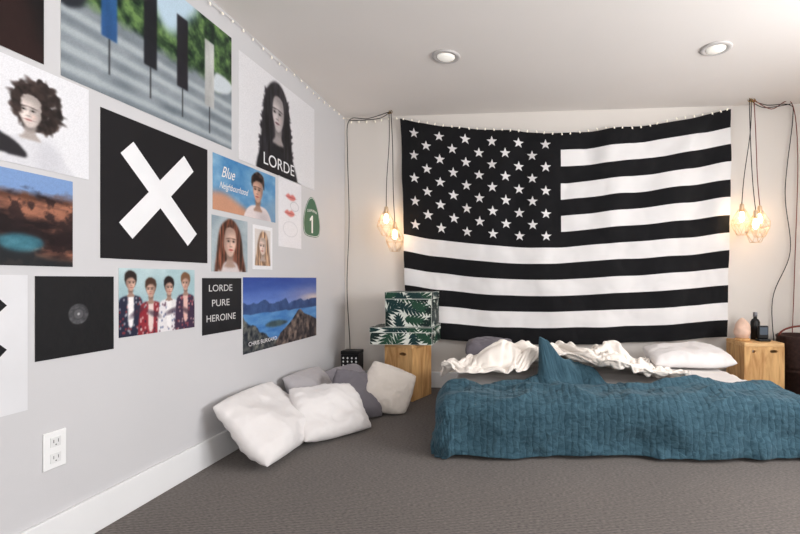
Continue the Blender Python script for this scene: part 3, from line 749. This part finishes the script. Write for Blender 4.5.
def qback(a_): 
    return .36+.06*nz(a_*2.5,0,11)+.22*gs((a_-.78)/.17,0)+.03*ss(1.1,1.5,a_)
nxq,nyq=340,140; V=[];F=[];UV=[]
top=MH+.030; RQ=.095
for j in range(nyq+1):
    for i in range(nxq+1):
        a_=-.265+(L+.53)*i/nxq; bm_=-.262+.012*nz(a_*3,0,77); bb=qback(a_); t=j/nyq; b_=bm_+(bb-bm_)*t
        P,f=drape(a_,b_,top,top-.014,RQ)
        tw=(1-f)**.7
        lump=.016*nz(a_*3,b_*5,2)+.008*nz(a_*9,b_*12,5)+.026*(noise.ridged_multi_fractal(Vector((a_*2.6-b_*2.4,b_*4+a_,7)),.8,2.1,3,1.0,2.0)-1.0)
        be=bb-b_
        roll=.045*math.exp(-((be-.06)/.05)**2)*(.2+1.6*abs(nz(a_*4,0,13)))
        lump+=roll*ss(-.1,.15,a_)
        rb=.42+.20*(a_-.70)+.035*nz(a_*9,1,51)
        hg=1.0*ss(.58,.68,a_)*(1-ss(.69,.86,a_))**.8+.36*ss(.76,.84,a_)*(1-ss(1.0,1.30,a_))
        wd=.062+.02*ss(.72,1.0,a_)+.015*nz(a_*10,3,33)
        lump+=.285*min(hg,.96)*math.exp(-(abs((b_-rb)/wd))**3.0)*(1+.12*nz(a_*16,b_*16,8))
        lump+=.034*math.exp(-((b_-.26-.2*(a_-1.3))/.03)**2)*ss(1.0,1.15,a_)*(1-ss(1.5,1.8,a_))
        lump+=.030*math.exp(-((b_-.20+.25*(a_-.4))/.03)**2)*ss(.15,.35,a_)*(1-ss(.7,.9,a_))
        lump+=.028*math.exp(-((b_-.16-.35*(a_-1.6))/.03)**2)*ss(1.3,1.5,a_)*(1-ss(1.8,2.0,a_))
        edge=ss(0,.03,be)
        z=P.z+max(-.010,lump)*tw*edge-.012*(1-edge)*tw
        if hg>0:
            g=math.exp(-((b_-rb)/.06)**2)*hg; P.x-=.07*g; P.y-=.03*g
        z=max(z,.012)
        V.append((P.x,P.y,z)); UV.append((a_,b_))
for j in range(nyq):
    for i in range(nxq):
        o=j*(nxq+1)+i; F.append((o,o+1,o+nxq+2,o+nxq+1))
QU=mesh_obj('quilt',V,F,[quilt()],smooth=True,loc=tuple(B0),label='crumpled teal quilted comforter draped over the front of the mattress',cat='comforter'); QU.rotation_euler=(0,0,BR)
ul=QU.data.uv_layers.new(name='UVMap')
ul.data.foreach_set('uv',[c for lp in QU.data.loops for c in UV[lp.vertex_index]])

# white duvet : simulated over a temporary mound
Rm=Matrix.Rotation(BR,3,'Z')
def mound(a_,b_):
    return .17*gs((a_-.50)/.22,(b_-.62)/.20)+.10*gs((a_-.76)/.14,(b_-.70)/.14)+.16*gs((a_-1.00)/.24,(b_-.62)/.19)+.07*gs((a_-.18)/.2,(b_-.50)/.18)+.07*gs((a_-.40)/.22,(b_-.44)/.10)+.07*gs((a_-1.12)/.2,(b_-.45)/.12)
V=[];F=[]
for j in range(41):
    for i in range(71):
        a_=-.02+1.5*i/70;b_=.32+.86*j/40
        V.append(Rm@Vector((a_,b_,MH-.02+mound(a_,b_)*ss(.32,.40,b_)))+B0)
for j in range(40):
    for i in range(70):
        o=j*71+i; F.append((o,o+1,o+72,o+71))
MO=mesh_obj('mound',V,F,[M_sheet])
nxd,nyd=160,110; V=[];F=[]
for j in range(nyd+1):
    for i in range(nxd+1):
        u=i/nxd;v=j/nyd
        a_=-.04+1.62*u; b_=.24+.88*v
        b_+=.05*nz(a_*3,0,31)*(1-v)+.27*gs((a_-.72)/.11,0)*(1-v)
        w1=7*nz(a_*2.4,b_*2.4,61); w2=7*nz(a_*2.2,b_*3,67)
        wv=.5+.5*math.sin(v*30+w1+u*11); wu=.5+.5*math.sin(u*40+w2-v*14)
        am=.42+.58*min(1,mound(a_,b_)*8)
        z=MH+.050+mound(a_,b_)+.085*am*wv+.065*am*wu+.025*nz(a_*12,b_*12,3)
        if b_<.5 : z+=.04
        V.append(Rm@Vector((a_+.05*nz(a_*4,b_*4,41),b_+.05*nz(a_*4,b_*4,47),z))+B0)
for j in range(nyd):
    for i in range(nxd):
        o=j*(nxd+1)+i; F.append((o,o+1,o+nxd+2,o+nxd+1))
DV=mesh_obj('duvet',V,F,[fabric('duvet_white',(228,220,212),bump=.3,bscale=18)],smooth=True,label='crumpled cream white duvet bunched up on the mattress',cat='duvet')
run_cloth(DV,[SHEET,QU,MO],12,mass=.2,tension=12,bending=1.0,selfc=True,quality=4,air=2.0,dist=.009,gravity=.8)
bpy.data.objects.remove(MO)
DV.data.polygons.foreach_set('use_smooth',[True]*len(DV.data.polygons))
md=DV.modifiers.new('Sm','SMOOTH'); md.factor=.5; md.iterations=2
md=DV.modifiers.new('Sub','SUBSURF'); md.levels=1; md.render_levels=1
md=DV.modifiers.new('S','SOLIDIFY'); md.thickness=.009; md.offset=0
md=QU.modifiers.new('S','SOLIDIFY'); md.thickness=.008; md.offset=-1

# ------------------------------------------------------------ pillows : rounded rectangular cushions slumped onto their supports
def pillow(c,wdir,hdir,w,h,T,m,label,seed,floorz=.006,wallx=None,sagy=.0):
    n=56; V=[];F=[];idx={}
    k=.20
    Wd_=Vector(wdir).normalized(); Hd=Vector(hdir); Hd=(Hd-Hd.dot(Wd_)*Wd_).normalized(); N=Wd_.cross(Hd); C=Vector(c)
    def soft(v,lim,kk):
        d=(v-lim)/kk
        return v if d>20 else lim+kk*math.log1p(math.exp(d))
    for sd in(1,-1):
        for j in range(n+1):
            for i in range(n+1):
                if sd==-1 and (i in(0,n) or j in(0,n)): idx[(sd,i,j)]=idx[(1,i,j)]; continue
                u=math.sin((i/n-.5)*math.pi)*.35+(i/n*2-1)*.65; v=math.sin((j/n-.5)*math.pi)*.35+(j/n*2-1)*.65
                x=u*(1-k+k*math.sqrt(1-v*v/2)); y=v*(1-k+k*math.sqrt(1-u*u/2))
                # wavy seam outline
                x+=.016*nz(v*3,seed,1)*abs(u)**4; y+=.022*nz(u*3,seed,2)*abs(v)**4
                e1=max(0,1-abs(u)**3.2); e2=max(0,1-abs(v)**3.2)
                ed=(e1*e2)**.5
                th=T/2*(e1*e2)**.46
                r1=noise.ridged_multi_fractal(Vector((u*1.5+seed*2.7+v*.6,v*1.2-u*.4,seed+sd*3)),.9,2.1,3,1.0,2.0)-1.1
                th+=ed*(.022*nz(u*1.3,v*1.3,seed*5+sd)+.013*r1)
                # short puckers running in from the seam
                pk=math.sin(v*21+3*nz(v*3,0,seed))*math.exp(-((1-abs(u))/.16)**2)+math.sin(u*27+3*nz(u*3,1,seed))*math.exp(-((1-abs(v))/.16)**2)
                th+=.0045*pk*ed**.5
                z=sd*max(th,0)
                z*=1+.40*(-v)*ed
                z+=.022*nz(u*1.1,v*1.1,seed+9)+.02*(u*u-.3)*sagy
                p=C+Wd_*(x*w/2*(1-.04*v))+Hd*(y*h/2)+N*z
                p.z=soft(p.z,floorz,.012)
                if wallx is not None: p.x=soft(p.x,wallx,.008)
                idx[(sd,i,j)]=len(V); V.append(p)
        for j in range(n):
            for i in range(n):
                q=[idx[(sd,i,j)],idx[(sd,i+1,j)],idx[(sd,i+1,j+1)],idx[(sd,i,j+1)]]
                F.append(q if sd>0 else q[::-1])
    ce=sum(V,Vector())/len(V)
    return mesh_obj('pillow',[v-ce for v in V],F,[m],smooth=True,loc=tuple(ce),label=label,cat='pillow')
th=math.radians(46)
pillow((.215,-1.58,.180),(-.02,1,.0),(-math.sin(th),-.05,math.cos(th)),.60,.44,.16,PW,'large white pillow leaning against the wall on the carpet',1,wallx=.03)
pillow((.43,-1.28,.150),(.5,.80,-.10),(-.62,.1,.62),.48,.38,.15,PW,'white pillow propped in front of the larger white pillow',2)
pillow((.17,-.96,.18),(.1,1,.0),(-.55,.05,.75),.46,.36,.13,PLG,'light grey pillow lying against the wall behind others',3,wallx=.03)
pillow((.28,-.60,.15),(.4,.9,.05),(-.6,.2,.65),.42,.34,.13,PG,'grey pillow stacked at the back by the wall',5,wallx=.03)
pillow((.47,-.92,.155),(.62,.5,-.25),(-.3,.3,.7),.38,.34,.14,PD,'dark grey pillow slumped between two white pillows',6)
pillow((.64,-.78,.165),(.75,.2,-.32),(.0,.45,.8),.37,.35,.15,PO,'off-white square pillow leaning in front of the nightstand',7)
pillow((2.87,-.42,.385),(1,.06,.02),(.0,1,.2),.60,.40,.14,PW,'white pillow lying on the mattress near the nightstand',8,floorz=.315)
pillow((1.35,-.27,.41),(1,.1,.0),(0,1,.30),.40,.26,.14,PV,'dark mauve grey pillow on the mattress against the wall',9,floorz=.315)
SC.frame_set(1)

# ------------------------------------------------------------ small items
e=empty('salt_lamp',(3.345,-.28,.486),'pale pinkish rock salt lamp on a small wooden base','lamp')
lathe('lamp_base',[(.05,0),(.056,.004),(.054,.018),(.044,.022)],M_wood,parent=e)
V=[];F=[]
sg,rn=18,14
for i in range(rn+1):
    t=i/rn
    for s_ in range(sg):
        an=2*math.pi*s_/sg; r=.060*math.sin(math.pi*(.22+.76*t))**.7*(1+.2*nz(math.cos(an)*1.6,math.sin(an)*1.6,t*3+2)); V.append((r*math.cos(an),r*math.sin(an),.0225+.155*t))
for i in range(rn):
    for s_ in range(sg): F.append((i*sg+s_,i*sg+(s_+1)%sg,(i+1)*sg+(s_+1)%sg,(i+1)*sg+s_))
F.append(tuple(rn*sg+s_ for s_ in range(sg)))
mesh_obj('salt_rock',V,F,[mat('salt_crystal',(222,188,168),rough=.5,bump=.5,bscale=30,var=.12,vscale=18)],smooth=True,parent=e)
e=empty('alarm_clock',(3.49,-.30,.486),'small black device with a pale screen standing on the nightstand','clock')
boxes('clock_base',[(-.045,.045,-.035,.035,0,.018)],M_black,bevel=.006,parent=e)
boxes('clock_body',[(-.038,.038,-.014,.014,.018,.12)],M_black,bevel=.008,parent=e)
boxes('screen',[(-.029,.029,-.0165,-.0145,.05,.108)],mat('screen_glass',(70,78,88),rough=.15,emit=(150,165,180),estr=.12),parent=e)
e2=empty('perfume_bottle',(3.48,-.20,.486),'tall dark bottle standing behind the small black device','bottle')
lathe('bottle_body',[(.028,0),(.034,.004),(.034,.14),(.026,.158),(.014,.168),(.013,.18)],M_black,parent=e2); lathe('bottle_cap',[(.014,.1805),(.016,.184),(.016,.215),(.013,.218)],mat('cap_grey',(120,120,125),rough=.3,metal=.6),parent=e2)
e=empty('patterned_box',(.16,-.23,.001),'small black box with white pattern standing in the corner','box')
V,F=boxgeo(-.075,.075,-.06,.06,0,.33); I=[0]*6
for ix in range(4):
    for iz in range(10):
        x=-.055+ix*.037; z=.03+iz*.03; o=len(V)
        V+=[(x-.009,-.0606,z),(x,-.0606,z-.01),(x+.009,-.0606,z),(x,-.0606,z+.01)]; F.append((o,o+1,o+2,o+3)); I.append(1)
mesh_obj('box_body',V,F,[M_black,M_white],fmi=I,parent=e)
boxes('box_lid',[(-.078,.078,-.063,.063,.331,.36)],M_black,bevel=.005,parent=e)
e=empty('basket',(3.815,-.25,.0),'dark reddish-brown woven basket standing on the carpet beside the nightstand','basket')
prof=[(.13,.003),(.14,.01)]
for i in range(24):
    prof.append((.14+.04*i/23+.005*(i%2),.02+.5*i/23))
prof+=[(.175,.53),(.165,.525),(.16,.05),(.02,.04)]
lathe('basket_body',prof,mat('dark_wicker',(52,34,30),rough=.7,bump=.6,bscale=90,var=.4,vscale=40),seg=40,parent=e)
V=[(.18*math.cos(t),0,.52+.08*math.sin(t)) for t in [math.pi*k/16 for k in range(17)]]
tubes('handle',[V],.008,mat('leather_red_brown',(112,48,38),rough=.5),parent=e)

# ------------------------------------------------------------ lights
def area(name,loc,rot,sx,sy,en,col):
    l=bpy.data.lights.new(name,'AREA'); l.shape='RECTANGLE'; l.size=sx; l.size_y=sy; l.energy=en; l.color=col
    o=bpy.data.objects.new(name,l); COL.objects.link(o); o.location=loc; o.rotation_euler=rot; return o
area('window_daylight',(RX+.2,(wy0+wy1)/2,(wz0+wz1)/2-.1),(0,math.radians(97),0),1.4,2.15,158,(.99,.99,1.0))
area('window_daylight',((fx0+fx1)/2,FY-.2,(wz0+wz1)/2-.1),(math.radians(110),0,0),2.65,1.4,52,(1.0,.98,.95))
w=bpy.data.worlds.new('World'); SC.world=w; w.use_nodes=True
bg=w.node_tree.nodes['Background']; sky=w.node_tree.nodes.new('ShaderNodeTexSky'); sky.sky_type='HOSEK_WILKIE'
try: sky.sun_direction=(0.2,.5,.8)
except Exception: pass
w.node_tree.links.new(sky.outputs['Color'],bg.inputs['Color']); bg.inputs['Strength'].default_value=.6

# ------------------------------------------------------------ camera
cd=bpy.data.cameras.new('camera'); cam=bpy.data.objects.new('camera',cd); COL.objects.link(cam)
cd.sensor_width=36; cd.lens=20.565; cd.shift_x=-.11; cd.shift_y=.015; cd.clip_start=.05
cam.location=(1.656,-4.04,.97); cam.rotation_euler=(math.radians(90),0,math.radians(4.9))
SC.camera=cam
